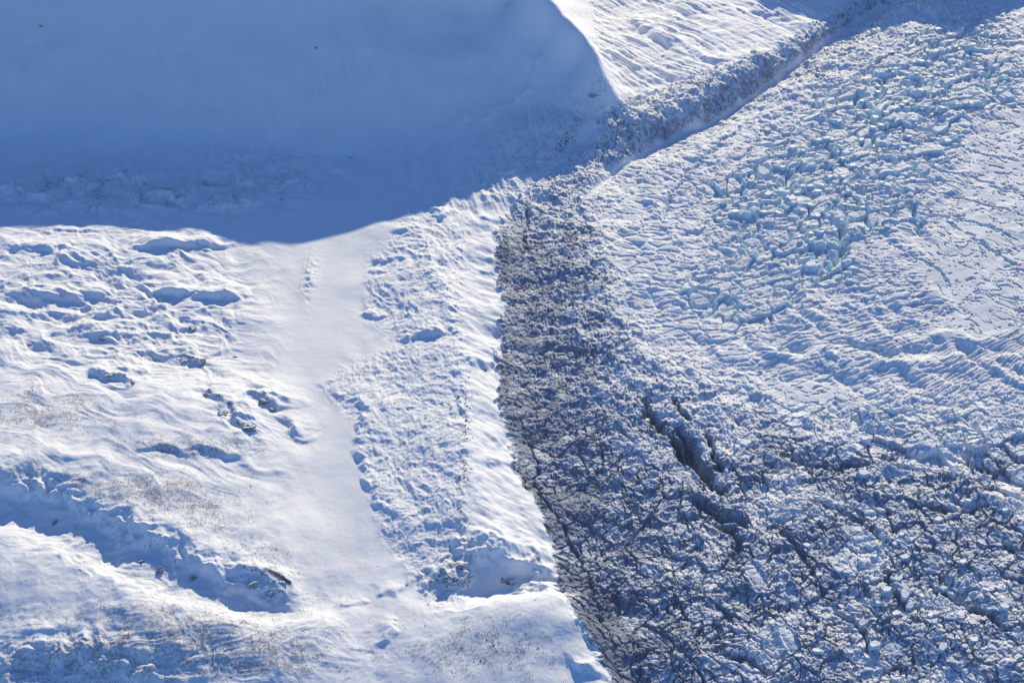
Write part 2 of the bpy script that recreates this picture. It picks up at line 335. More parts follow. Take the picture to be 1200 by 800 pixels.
# zones
icefall = np.clip(sp(1010, 170, 130, 75, -42)*1.25+sp(960, 260, 100, 60, -50)*1.1+sp(1130, 60, 60, 60)*.7+sp(860, 350, 60, 40)*.7+sp(1150, 110, 60, 60)*.5+sp(860, 230, 60, 50)*.45, 0, 1)
icefall = ss(.12, .75, icefall+wb1*.25)
smooth = np.clip(sp(1175, 315, 70, 55)*1.3+sp(1175, 180, 55, 60)*.5+sp(960, 462, 75, 17, 8)+sp(1130, 385, 60, 16, -12)*.9+sp(1020, 295, 34, 22)*.85+sp(1180, 210, 60, 70)*.65+sp(1120, 300, 60, 60)*.5+sp(1110, 540, 40, 12)*.4, 0, 1)
smooth = ss(.3, .75, smooth+wb1*.12)
mx = curve_x([(-400, 1500), (0, 1130), (40, 1080), (80, 1010), (110, 930), (150, 850), (190, 735), (240, 702), (300, 708), (360, 722), (420, 780), (470, 850), (520, 980), (560, 1130), (620, 1220), (700, 1300), (1200, 1500)])
dirty = ss(46, -40, gu-mx+wb1*30)*1.0             # broken, dusty marginal ice
edge = curve_x([(230, 604), (275, 582), (320, 586), (400, 588), (470, 592), (520, 600), (562, 613), (605, 638), (650, 652), (690, 655), (722, 676), (765, 706), (812, 724), (1200, 900)])
margin = ss(95, 10, gu-edge)*ss(215, 260, gv)
marginB = ss(175, 60, gu-edge+wb1*30)*ss(225, 300, gv)
trough = spot  # noqa
low = ss(430, 560, gv)                             # the wide, fractured lower ice
# blocks of four sizes
wx = fbm(gx/85, gy/85, 91, 1)*15+fbm(gx/9, gy/9, 92, 1)*.9; wy = fbm(gx/85, gy/85, 95, 1)*15+fbm(gx/9, gy/9, 96, 1)*.9
def blocks(size, asp, seed, gap, tilt, rot=0.0, sharp=1.0, jit=.9, wob=1.0):
    c, s = cos(rot), sin(rot); x = gx+wx*wob; y = gy+wy*wob
    u = (x*c+y*s)/size; v_ = (-x*s+y*c)/(size*asp)
    f1, f2, bx, by, r1, r2 = voronoi(u, v_, seed, jit)
    e = ss(gap*.45, gap*.95, (f2-f1)) if size > 30 else ss(gap*.15, gap*1.0, (f2-f1))
    return e, (r1-.5)*2, (r2-.5)*2, bx, by, f1
rot = 0.45
e1, a1, b1, x1, y1, f1 = blocks(54, .66, 3, .25, 1, rot)
e2, a2, b2, x2, y2, f2 = blocks(21, .85, 4, .16, 1, rot*.5)
e3, a3, b3, x3, y3, f3 = blocks(11.5, 1.0, 5, .34, 1, 0, jit=1)
e4, a4, b4, x4, y4, f4 = blocks(58, .9, 6, .075, 1, .8, jit=1)
e5, a5, b5, x5, y5, f5 = blocks(6.5, 1.2, 7, .6, 1, .2, jit=1)
r1_ = ridged(gx/26+wx*.02, gy/34, 101, 4, .6)
r2_ = ridged(gx/75, gy/95, 111, 5, .6)
fz = fbm(gx/6, gy/8, 121, 3, .6)
r3_ = ridged(gx/170+wb1*.3, gy/200, 117, 3, .5)
vary = .45+.9*ss(-.5, .5, fbm(gx/110, gy/110, 119, 3))
CX, CY = unproj(1330, 330, 50); pr = np.hypot(gx-CX, gy-CY)+wb1*18; pa = np.arctan2(gy-CY, -(gx-CX))
def rows(sr, st, seed, gap, jit=.85, sk=0.0):
    u = (pr+wx*1.1)/sr; v_ = (pa+sk*pr/900)*760/st+wy*.35/st*10*.12
    f1, f2, bx, by, r1, r2 = voronoi(u, v_, seed, jit)
    return ss(gap*.15, gap*1.0, f2-f1), (r1-.5)*2, (r2-.5)*2, bx, by
g1, c1, d1, p1, o1 = rows(58, 15, 31, .26); g2, c2, d2, p2, o2 = rows(120, 24, 33, .15, .95, .35); g3, c3, d3, p3, o3 = rows(30, 9.5, 35, .3, 1.0, -.2)
e6, a6, b6, x6, y6, f6 = blocks(34, .55, 9, .22, 1, .1, jit=1, wob=1.6)
e7, a7, b7, x7, y7, f7 = blocks(82, .5, 12, .11, 1, .55, jit=1, wob=1.5)
q1 = ss(-.12, .12, fbm(gx/85, gy/85, 171, 3)); q2 = ss(-.05, .2, fbm(gx/120, gy/120, 175, 3))
F1 = 16*(e1-1)+a1*9+(x1*a1+y1*b1)*4; F6 = 10*(e6-1)+a6*7+(x6*a6+y6*b6)*2.5; F7 = 15*(e7-1)+a7*9+(x7*a7+y7*b7)*5+2*(e2-1)
Zfall = (F1*q1+F6*(1-q1))*(1-q2)+F7*q2+(2.5*(e2-1)+a2*.6)*np.clip(vary-.5, 0, 1)+a3*.15+fz*.12+r3_*7
Zrow = 3.8*(g1-1)+c1*1.9+o1*1.2+(1.2*(g3-1)+c3*.3)*vary+fz*.15+r3_*4
Zrow2 = 7*(g2-1)+c2*3+o2*1.8+(.9*(g3-1)+c3*.3)*vary+fz*.12+r3_*4
qr1 = ss(-.25, .15, fbm(gx/140, gy/140, 181, 3)+.05)
Zsmall = (3.4*(e2-1)+a2*2.3+(x2*b2+y2*a2)*1.2)*vary+(1.3*(e3-1)+a3*.45)*vary+fz*.2+r2_*2.5+r3_*5
Zdirty = r3_*12+r2_*9+r1_*3.0+((3.2*(e2-1)+a2*2.2)*vary+1.7*(e3-1)+a3*1.0+(x3*b3+y3*a3)*1.0)+a5*.35+.4*e5+fz*.4
Zlow = r3_*13+(8+9*ss(-.3, .3, fbm(gx/120, gy/120, 221, 2)))*(e4-1)+a4*8+(x4*a4+y4*b4)*13+(6.0*(e2-1)+a2*4.2+(x2*b2+y2*a2)*4.5)*vary+(1.4*(e3-1)+a3*.7+(x3*b3+y3*a3)*1.4)*vary+a5*.2+r2_*3+fz*.25
# open crevasses across the smooth ice
cu = (gx*.25+gy*.97)+26*fbm(gx/120, gy/120, 131, 3)+((gx-1000)**2)*.00025; cv = gx*.97-gy*.25
sl = np.abs(fbm(cv/95, cu/17, 133, 2)); slit = ss(.075, .0, sl)*ss(-.35, .1, fbm(gx/60, gy/60, 137, 2)+.12)
sl2 = np.abs(fbm(cv/60+9, cu/24, 143, 2)); slit2 = ss(.06, .0, sl2)*ss(0, .3, fbm(gx/50, gy/50, 147, 2))
Zsm = -8*slit-5*slit2+n2.ravel()[gi]*3+fz*.2+a3*.25
qr1 = .55+.45*qr1; Zsmall = Zsmall*(1-qr1*.9)+Zrow*qr1*.9; Zfall = Zfall*(1-.6*(1-qr1)*2)+Zrow2*1.4*.6*(1-qr1)*2
base = Zsmall*(1-icefall)+Zfall*icefall
base = base*(1-low)+Zlow*low
base = base*(1-dirty*(1-low*.35))+Zdirty*dirty*(1-low*.35)
base = base*(1-smooth*.95)+Zsm*smooth*.95
# crevassed band right of the icefall (long thin slits between flat ribs)
rib = np.clip(sp(1150, 190, 70, 90)+sp(1080, 330, 60, 50)*.8+sp(1100, 40, 70, 50)*.6, 0, 1)*(1-icefall)*(1-smooth)*(1-low)
base = base*(1-rib*.9)+rib*.9*(Zrow2*.55*(1-q2)+Zrow*.7*q2)
# arched ribs below the icefall
ar = np.clip(sp(895, 335, 55, 30, 15)+sp(1060, 350, 60, 16, 12)*.8, 0, 1); ar = ss(.25, .7, ar)
base = base*(1-ar*.7)+ar*.7*(Zrow2*1.1)
# pressure waves (curved swells) at the foot of the fall
gv0 = gv; gu0 = gu; gv = gv+wb1*11+wx*.3+.00028*(gu-1040)**2; base += sp(1040, 428, 140, 9, 1)*8+sp(1080, 400, 100, 8, -2)*6-sp(1040, 414, 120, 7, 1)*7-sp(1000, 444, 120, 7, 2)*5; gv = gv0
base += (1-dirty*.6)*(1-icefall*.6)*(1-low)*4.2*np.sin(pr/14.5+wb1*2.4)*ss(-.3, .3, fbm(gx/150, gy/150, 191, 2))*(1-smooth*.6)
# open fissures in the lower ice
Hg = H.ravel()
def glacier_line(pts, h, w1, seed, wob=1.0):
    a = np.array(pts, float); P = smooth_line(base_at(a[:, 0], a[:, 1]), 2)
    s, arc = line_sd(gx+(wx*.9+a2*6+a3*2.5)*wob, gy+(wy*.9+b2*6+b3*2.5)*wob, P)
    return s, arc, np.exp(-(s/(w1*.72))**2)*np.clip(np.sin(arc*pi)*2.2, 0, 1)*h
deep = np.zeros(len(gi))
for k, (pts, h, w1) in enumerate([
    ([(756, 470), (770, 492), (785, 520), (815, 552), (835, 575)], 50, 9), ([(790, 500), (805, 530), (830, 562), (850, 590), (838, 600)], 40, 15), ([(786, 470), (800, 490), (812, 500)], 14, 8),
    ([(825, 505), (835, 530), (842, 555)], 18, 8), ([(800, 590), (850, 606), (880, 620)], 20, 14), ([(1060, 596), (1100, 604), (1140, 596), (1180, 600)], 12, 7), ([(930, 540), (980, 552), (1030, 545)], 12, 8),
    ([(1030, 660), (1045, 690), (1060, 720)], 12, 6), ([(1080, 690), (1120, 700), (1150, 715), (1180, 745)], 15, 9), ([(940, 590), (990, 600), (1020, 625), (1060, 650)], 13, 8), ([(840, 610), (870, 640), (860, 670)], 14, 12),
    ([(840, 760), (870, 775), (900, 790)], 14, 10), ([(1170, 640), (1185, 650), (1200, 648)], 10, 7), ([(910, 620), (940, 650), (960, 690)], 9, 8), ([(1000, 500), (1040, 515), (1080, 510)], 8, 7), ([(980, 710), (1010, 740), (1020, 780)], 10, 7),
    ([(1100, 28), (1048, 66), (1000, 92), (955, 118)], 9, 5), ([(1115, 262), (1155, 286), (1198, 316)], 8, 3.5), ([(1060, 246), (1125, 254), (1200, 282)], 8, 3.5), ([(1095, 168), (1150, 178), (1200, 194)], 8, 4), ([(1085, 196), (1145, 210), (1200, 228)], 8, 4),
    ([(1090, 225), (1150, 236), (1200, 254)], 7, 3.5), ([(1120, 130), (1160, 138), (1200, 150)], 8, 4), ([(1040, 286), (1090, 305), (1120, 340)], 7, 4), ([(880, 140), (830, 180), (790, 220), (770, 270)], 6, 5), ([(930, 160), (880, 205), (850, 250)], 6, 5),
    ([(618, 240), (616, 275), (613, 300)], 7, 5), ([(612, 500), (628, 556), (650, 610), (682, 660), (700, 712), (728, 800)], 11, 5), ([(960, 250), (985, 265), (990, 290), (960, 330)], 16, 14), ([(1040, 90), (1030, 120), (1015, 140)], 14, 12),
    ([(1070, 230), (1075, 260), (1085, 280)], 14, 8), ([(1150, 70), (1160, 90), (1150, 110)], 14, 10)]):
    s, arc, q = glacier_line(pts, h, w1, k); base -= q*1.15; deep = np.maximum(deep, q/h)
s, arc, q = glacier_line([(690, 232), (720, 203), (750, 184), (800, 160), (840, 146), (900, 104), (950, 68), (1000, 32), (1045, 0), (1100, -40)], 1, 30, 77, .3)
tq = np.exp(-((s-4)/13)**2); base = base*(1-.75*tq)-9*tq*ss(0, .1, arc); trench = tq
# raised slabs of bare ice
slab = np.zeros(len(gi))
for (px, py, rx, ry, ro, h) in [(885, 680, 30, 12, 60, 10), (925, 755, 30, 11, 62, 12), (1000, 625, 20, 10, 20, 8), (800, 560, 25, 12, 40, 9), (845, 585, 25, 8, 60, 8), (920, 700, 20, 14, 0, 6), (1045, 760, 24, 14, 0, 6)]:
    q = sp(px, py, rx, ry, ro); slab = np.maximum(slab, ss(.45, .7, q)); base = base*(1-ss(.45, .75, q)*.7)+q*h
# the low trough beside the moraine
base = base*(1-margin*.35)
Hg[gi] += base*gw*1.0
H = Hg.reshape(X.shape)
ICE = np.zeros(X.size, np.float32); ICE[gi] = np.clip(icefall*1.0+.6*(1-dirty)*(1-low)+low*.22+slab*.5+deep*.3, 0, 1)*gw
DIRT_SHADE = np.zeros(X.size, np.float32)
# chips of dust run further out on the low ice; deep fissures get painted shade
DIRT_SHADE[gi] = np.clip(dirty*.38*(1-low*.35)+marginB*.36+margin*.12+low*.36*(1-smooth)*ss(-.35, .35, wb1+.1)+ss(.3, .8, deep)*.22, 0, 1)*(1-.8*trench)*gw*(1-icefall*.7)
DIRT_SHADE = DIRT_SHADE.reshape(X.shape); ICE = ICE.reshape(X.shape)
BARE = np.zeros(X.shape, np.float32)  # bare gravel strips along the rim
for (px, py, rx, ry, ro) in [(592, 300, 7, 40, 0), (592, 430, 6, 30, 0), (590, 455, 8, 26, 0), (680, 690, 22, 14, 20), (700, 745, 9, 40, -22), (632, 585, 8, 28, -20), (615, 560, 6, 30, -15), (725, 800, 8, 30, -18)]:
    BARE = np.maximum(BARE, ss(.3, .8, spot(px, py, rx, ry, ro)+WX*.02))
ROCK = np.maximum(ROCK, np.clip(spot(665, 165, 12, 62, 38)*.55+spot(704, 130, 6, 16)*.22+spot(300, 235, 40, 10)*.35, 0, .6)*SN)
# scrub and stones showing through the snow
SCR = np.clip(spot(60, 490, 110, 30)*.9+spot(210, 580, 80, 40)*.8+spot(230, 525, 80, 12)+spot(300, 650, 110, 25, 30)*.7+spot(100, 570, 130, 14, 8)*.9+spot(230, 740, 120, 35)*1.0+spot(60, 720, 110, 16)*.6+spot(100, 780, 220, 30)*1.1+spot(570, 760, 100, 40)*.9+spot(330, 770, 60, 30)*.7+spot(545, 560, 12, 120)*.6+spot(520, 660, 30, 30)*.7+spot(480, 560, 40, 120)*.25+spot(25, 460, 50, 14)*.5+spot(190, 410, 90, 30)*.4+(spot(120, 225, 160, 30)*.9+spot(280, 228, 70, 24)*.9)*ss(-.1, .5, fbm(X/70, Y/70, 207, 3))+spot(640, 170, 50, 30, -45)*.8+spot(560, 215, 60, 25)*.5+spot(700, 110, 14, 30)*.6, 0, 1)*SN
print('grid', X.shape, time.time()-T0)

# ------------------------------------------------------------------ nodes
def mat(name):
    m = bpy.data.materials.new(name); m.use_nodes = True; nt = m.node_tree; nt.nodes.clear()
    return m, nt
class NT:
    def __init__(s, nt): s.nt = nt
    def n(s, t, **k):
        nd = s.nt.nodes.new(t)
        for a, b in k.items(): setattr(nd, a, b)
        return nd
    def l(s, a, b): s.nt.links.new(a, b)
    def m(s, op, a, b=None, c=None, clamp=False):
        nd = s.n('ShaderNodeMath', operation=op); nd.use_clamp = clamp
        for i, q in enumerate((a, b, c)):
            if q is None: continue
            if isinstance(q, (int, float)): nd.inputs[i].default_value = q
            else: s.l(q, nd.inputs[i])
        return nd.outputs[0]
    def mr(s, v, a, b, c=0.0, d=1.0, smooth=True):
        nd = s.n('ShaderNodeMapRange'); nd.interpolation_type = 'SMOOTHSTEP' if smooth else 'LINEAR'; s.l(v, nd.inputs[0])
        for i, q in enumerate((a, b, c, d)): nd.inputs[i+1].default_value = q
        return nd.outputs[0]
    def mix(s, f, a, b):
        nd = s.n('ShaderNodeMix', data_type='RGBA')
        for i, q in ((0, f), (6, a), (7, b)):
            if isinstance(q, (int, float, tuple)): nd.inputs[i].default_value = q if not isinstance(q, tuple) else q+(1,)
            else: s.l(q, nd.inputs[i])
        return nd.outputs[2]
    def noise(s, vec, sc, det=4, rough=.55, dist=0):
        nd = s.n('ShaderNodeTexNoise'); nd.inputs['Scale'].default_value = sc; nd.inputs['Detail'].default_value = det
        nd.inputs['Roughness'].default_value = rough; nd.inputs['Distortion'].default_value = dist; s.l(vec, nd.inputs['Vector']); return nd.outputs[0]
    def mapn(s, vec, sc=(1, 1, 1), rot=(0, 0, 0)):
        nd = s.n('ShaderNodeMapping'); nd.inputs['Scale'].default_value = sc; nd.inputs['Rotation'].default_value = rot; s.l(vec, nd.inputs[0]); return nd.outputs[0]
    def attr(s, name): return s.n('ShaderNodeAttribute', attribute_name=name).outputs['Fac']
SNOW = (.86, .87, .885)
def ground_material(name, scrub_scale=1.0, bump=1.0):
    m, nt = mat(name); T = NT(nt)
    geo = T.n('ShaderNodeNewGeometry'); pos = geo.outputs['Position']
    sep = T.n('ShaderNodeSeparateXYZ'); T.l(geo.outputs['Normal'], sep.inputs[0]); nz = sep.outputs[2]
    rock = T.attr('rock'); scr = T.attr('scrub'); dirt_shade = T.attr('dirt_shade'); ice = T.attr('ice'); bare = T.attr('bare')
    nA = T.noise(pos, .035, 6, .62); nB = T.noise(pos, .16, 5, .65); nC = T.noise(T.mapn(pos, (1, .35, 1)), .32, 4, .72); nD = T.noise(pos, .9, 2, .6)
    # rock shows through where the ground is steep or marked stony, broken by noise
    steep = T.mr(nz, .93, .72)
    k = T.m('ADD', T.m('MULTIPLY', rock, 1.15), T.m('MULTIPLY', steep, .10))
    k = T.m('ADD', k, T.m('MULTIPLY', T.m('SUBTRACT', nB, .5), 1.6)); k = T.m('ADD', k, T.m('MULTIPLY', T.m('SUBTRACT', nD, .5), .9))
    rk = T.m('MULTIPLY', T.mr(k, .62, .78), T.mr(T.m('ADD', rock, T.m('MULTIPLY', steep, .5)), .05, .3))
    rcol = T.mix(nD, (.07, .068, .07), (.20, .19, .19))
    # scrub: small dark flecks and dry tufts
    s1 = T.m('ADD', T.m('MULTIPLY', T.m('SUBTRACT', nC, .5), 2.2), T.m('MULTIPLY', T.m('SUBTRACT', nB, .5), 2.4))
    s1 = T.m('ADD', s1, T.m('MULTIPLY', T.m('SUBTRACT', nA, .5), 2.0)); s1 = T.m('ADD', s1, T.m('MULTIPLY', scr, .8))
    sk = T.m('MULTIPLY', T.mr(s1, .55, 1.15), T.mr(scr, .02, .35)); sk = T.m('MULTIPLY', sk, .62)
    scol = T.mix(nD, (.20, .18, .17), (.34, .31, .29))
    # bare ice where the wall of a block is steep; snow lies on the tops
    wall = T.mr(T.m('ADD', nz, T.m('MULTIPLY', T.m('SUBTRACT', nB, .5), .12)), .90, .62)
    iw = T.m('MULTIPLY', wall, T.mr(ice, .12, .55))
    icol = T.mix(nB, (.62, .82, .89), (.80, .91, .95))
    # dust and debris on the marginal ice, plus shade painted into the fissures
    d1 = T.m('ADD', T.m('MULTIPLY', T.m('SUBTRACT', nB, .5), 1.5), T.m('MULTIPLY', T.m('SUBTRACT', nD, .5), 1.5)); d1 = T.m('ADD', d1, T.m('MULTIPLY', T.m('SUBTRACT', nA, .5), 1.2))
    d1 = T.m('ADD', d1, T.m('ADD', T.m('MULTIPLY', dirt_shade, .95), T.m('MULTIPLY', T.m('MULTIPLY', wall, .5), T.mr(dirt_shade, .04, .3))))
    dk = T.m('MULTIPLY', T.mr(d1, .42, .95), T.mr(dirt_shade, .02, .25)); dk = T.m('MULTIPLY', dk, .88)
    dcol = T.mix(nD, (.05, .078, .14), (.175, .232, .35))
    c = T.mix(nA, SNOW, (.82, .84, .86))
    c = T.mix(iw, c, icol); c = T.mix(dk, c, dcol); c = T.mix(sk, c, scol); c = T.mix(rk, c, rcol)
    bk = T.mr(T.m('ADD', bare, T.m('MULTIPLY', T.m('SUBTRACT', nB, .5), .9)), .4, .65)
    c = T.mix(T.m('MULTIPLY', bk, .5), c, T.mix(nD, (.07, .085, .125), (.19, .215, .28)))
    b = T.n('ShaderNodeBump'); b.inputs['Strength'].default_value = .55*bump; b.inputs['Distance'].default_value = 1.6
    drift = T.noise(T.mapn(pos, (1.0, .28, 1), (0, 0, .5)), .22, 4, .6, .6)
    hh = T.m('ADD', T.m('MULTIPLY', nD, T.mr(T.m('ADD', T.m('ADD', rk, sk), T.m('MULTIPLY', T.m('ADD', dirt_shade, ice), .8)), 0, 1, .12, 1.3, False)), T.m('MULTIPLY', drift, .45))
    T.l(hh, b.inputs['Height'])
    p = T.n('ShaderNodeBsdfPrincipled'); T.l(c, p.inputs['Base Color']); p.inputs['Roughness'].default_value = .75
    p.inputs['Specular IOR Level'].default_value = .25; p.inputs['Subsurface Radius'].default_value = (6, 8.5, 10); p.inputs['Subsurface Scale'].default_value = 1.0; T.l(T.m('MULTIPLY', iw, T.mr(ice, .4, .9, 0, .5)), p.inputs['Subsurface Weight']); T.l(b.outputs[0], p.inputs['Normal'])
    o = T.n('ShaderNodeOutputMaterial'); T.l(p.outputs[0], o.inputs[0]); return m
def rock_material():
    m, nt = mat('dark_rock'); T = NT(nt); geo = T.n('ShaderNodeNewGeometry'); pos = geo.outputs['Position']
    sep = T.n('ShaderNodeSeparateXYZ'); T.l(geo.outputs['Normal'], sep.inputs[0])
    nB = T.noise(pos, .35, 5, .65); nD = T.noise(pos, 1.2, 3, .6)
    c = T.mix(nB, (.10, .10, .105), (.30, .29, .285))
    s = T.mr(T.m('ADD', sep.outputs[2], T.m('MULTIPLY', T.m('SUBTRACT', nB, .5), 1.6)), .74, .86)
    c = T.mix(s, c, (.85, .86, .88)); b = T.n('ShaderNodeBump'); b.inputs['Strength'].default_value = .8; b.inputs['Distance'].default_value = 1.0; T.l(nD, b.inputs['Height'])
    p = T.n('ShaderNodeBsdfPrincipled'); T.l(c, p.inputs['Base Color']); p.inputs['Roughness'].default_value = .85; T.l(b.outputs[0], p.inputs['Normal'])
    o = T.n('ShaderNodeOutputMaterial'); T.l(p.outputs[0], o.inputs[0]); return m
def serac_material():
    m, nt = mat('glacier_block'); T = NT(nt); geo = T.n('ShaderNodeNewGeometry'); pos = geo.outputs['Position']
    sep = T.n('ShaderNodeSeparateXYZ'); T.l(geo.outputs['Normal'], sep.inputs[0])
    nB = T.noise(pos, .16, 5, .65); nD = T.noise(pos, 1.0, 3, .6)
    s = T.mr(T.m('ADD', sep.outputs[2], T.m('MULTIPLY', T.m('SUBTRACT', nB, .5), .3)), .60, .84)
    c = T.mix(s, T.mix(nB, (.50, .71, .78), (.70, .84, .88)), SNOW)
    b = T.n('ShaderNodeBump'); b.inputs['Strength'].default_value = .6; b.inputs['Distance'].default_value = 1.2; T.l(T.m('ADD', nD, nB), b.inputs['Height'])
    p = T.n('ShaderNodeBsdfPrincipled'); T.l(c, p.inputs['Base Color']); p.inputs['Roughness'].default_value = .6; T.l(b.outputs[0], p.inputs['Normal'])
    o = T.n('ShaderNodeOutputMaterial'); T.l(p.outputs[0], o.inputs[0]); return m
def plain_material(name, c):
    m, nt = mat(name); T = NT(nt); geo = T.n('ShaderNodeNewGeometry'); nB = T.noise(geo.outputs['Position'], .8, 3, .6)
    p = T.n('ShaderNodeBsdfPrincipled'); T.l(T.mix(nB, tuple(q*.6 for q in c), tuple(q*1.4 for q in c)), p.inputs['Base Color']); p.inputs['Roughness'].default_value = .9
    o = T.n('ShaderNodeOutputMaterial'); T.l(p.outputs[0], o.inputs[0]); return m

# ------------------------------------------------------------------ ground meshes, one per landform
GM = ground_material('snow_ice_and_rock')
region = np.zeros(X.shape, np.int8)      # 0 hills on the left
region[Mi] = 1; region[Bi] = 2; region[Ri] = 3; region[Fi] = 4; region[Gi] = 5
PU1 = PU+WX*.5; PV1 = PV+WY*.5
vf = [(300, 262), (360, 256), (470, 240), (465, 270), (430, 310), (425, 370), (470, 405), (400, 430), (375, 452), (420, 500), (425, 550), (440, 610), (470, 660), (505, 714), (450, 705), (390, 722), (375, 700), (360, 640), (345, 560), (370, 520), (330, 430), (280, 400), (300, 350), (290, 320), (270, 290), (-900, 262), (-900, 190), (430, 185), (500, 240), (470, 240)]
PU, PV = PU1, PV1; _, vi = inpoly(vf, 2); PU, PV = PU0, PV0
region[(region == 0) & vi] = 6
names = ['hillside', 'mountain_slope', 'snowfield', 'moraine_ridge', 'foreground_hill', 'glacier', 'valley_floor']
idg = np.arange(X.size).reshape(X.shape)
quads = np.stack([idg[:-1, :-1], idg[1:, :-1], idg[1:, 1:], idg[:-1, 1:]], -1).reshape(-1, 4)
qr = region[:-1, :-1].ravel()
XYZ = np.stack([X.ravel(), Y.ravel(), H.ravel()], 1).astype(np.float32)
def build_mesh(name, verts, faces, attrs=None, smooth=True):
    me = bpy.data.meshes.new(name); nv = len(verts); nf = len(faces); k = faces.shape[1]
    me.vertices.add(nv); me.vertices.foreach_set('co', verts.astype(np.float32).ravel())
    me.loops.add(nf*k); me.loops.foreach_set('vertex_index', faces.astype(np.int32).ravel())
    me.polygons.add(nf); me.polygons.foreach_set('loop_start', np.arange(0, nf*k, k, dtype=np.int32)); me.polygons.foreach_set('loop_total', np.full(nf, k, np.int32))
    me.polygons.foreach_set('use_smooth', np.full(nf, smooth, bool))
    for a, d in (attrs or {}).items():
        at = me.attributes.new(a, 'FLOAT', 'POINT'); at.data.foreach_set('value', d.astype(np.float32))
    me.update(); return me
AT = {'rock': ROCK.ravel(), 'scrub': SCR.ravel(), 'dirt_shade': DIRT_SHADE.ravel(), 'ice': ICE.ravel(), 'bare': BARE.ravel()}
for r, nm in enumerate(names):
    f = quads[qr == r]
    if not len(f): continue
    used = np.unique(f); mp = np.zeros(X.size, np.int32); mp[used] = np.arange(len(used))
    me = build_mesh(nm, XYZ[used], mp[f], {a: d[used] for a, d in AT.items()})
    o = bpy.data.objects.new(nm, me); col.objects.link(o); me.materials.append(GM); o['kind'] = 'structure'
    o['label'] = {'hillside': 'wind-scoured snowy hillside with scrub and a steep ravine cliff', 'mountain_slope': 'steep mountain slope of smooth snow in blue shade', 'snowfield': 'sunlit snowfield with drift lines behind the mountain spur',
                  'moraine_ridge': 'long hummocky snow-covered moraine ridge beside the glacier', 'foreground_hill': 'snowy hill in front with scattered scrub', 'glacier': 'broken glacier of crevassed blue and grey ice', 'valley_floor': 'flat smooth snow of the valley floor'}[nm]

# heights at a photo position, read off the finished ground
from mathutils import Vector
def ground_at(px, py):
    """first point of the ground on the sight line of photo position (px,py)"""
    r = int(np.argmin(np.abs(V-py))); best = None
    a = (px-600)/600*HF; b = (400-py)/600*HF
    for h in np.arange(300, -60, -1.0):
        x, y = unproj(px, py, h); g = height(x, y)
        if g is not None and g >= h: return float(x), float(y), g
    x, y = unproj(px, py, 0); return float(x), float(y), height(x, y) or 0
def height(x, y):
    pu, pv = proj(x, y, 0.0)
    j = np.searchsorted(U, pu); i = np.searchsorted(V, pv)
    if j < 1 or i < 1 or j >= NC or i >= NR: return None
    return float(H[i, j])

# ------------------------------------------------------------------ rocks, boulders, ice blocks
def ico(sub):
    import bmesh
    bm = bmesh.new(); bmesh.ops.create_icosphere(bm, subdivisions=sub, radius=1.0); bm.verts.ensure_lookup_table()
    v_ = np.array([q.co[:] for q in bm.verts]); f = np.array([[q.index for q in p.verts] for p in bm.faces]); bm.free(); return v_, f
ICO3 = ico(4); ICO2 = ico(2)
def crag_mesh(name, rx, ry, rz, seed, src=ICO3, planes=26, rough=.30):
    r = np.random.RandomState(seed); v_, f = src; v_ = v_.copy()
    N = r.normal(size=(planes, 3)); N /= np.linalg.norm(N, axis=1)[:, None]; Dp = r.uniform(.55, .95, planes)
    for nn, d in zip(N, Dp):
        q = v_@nn; m = q > d; v_[m] -= np.outer(q[m]-d, nn)*.95
    k = fbm(v_[:, 0]*2.3+seed, v_[:, 1]*2.3+v_[:, 2]*1.7, seed, 4, .6)
    v_ *= (1+rough*k)[:, None]*1.0
    v_ *= np.array([rx, ry, rz]); return build_mesh(name, v_, f, smooth=False)
RM = rock_material(); SM = serac_material()
def put(name, me, x, y, z, rz, m, label, cat, group=None):
    o = bpy.data.objects.new(name, me); col.objects.link(o); o.location = (x, y, z); o.rotation_euler = (0, 0, rz)
    if not me.materials: me.materials.append(m)
    o['label'] = label; o['category'] = cat
    if group: o['group'] = group
    return o
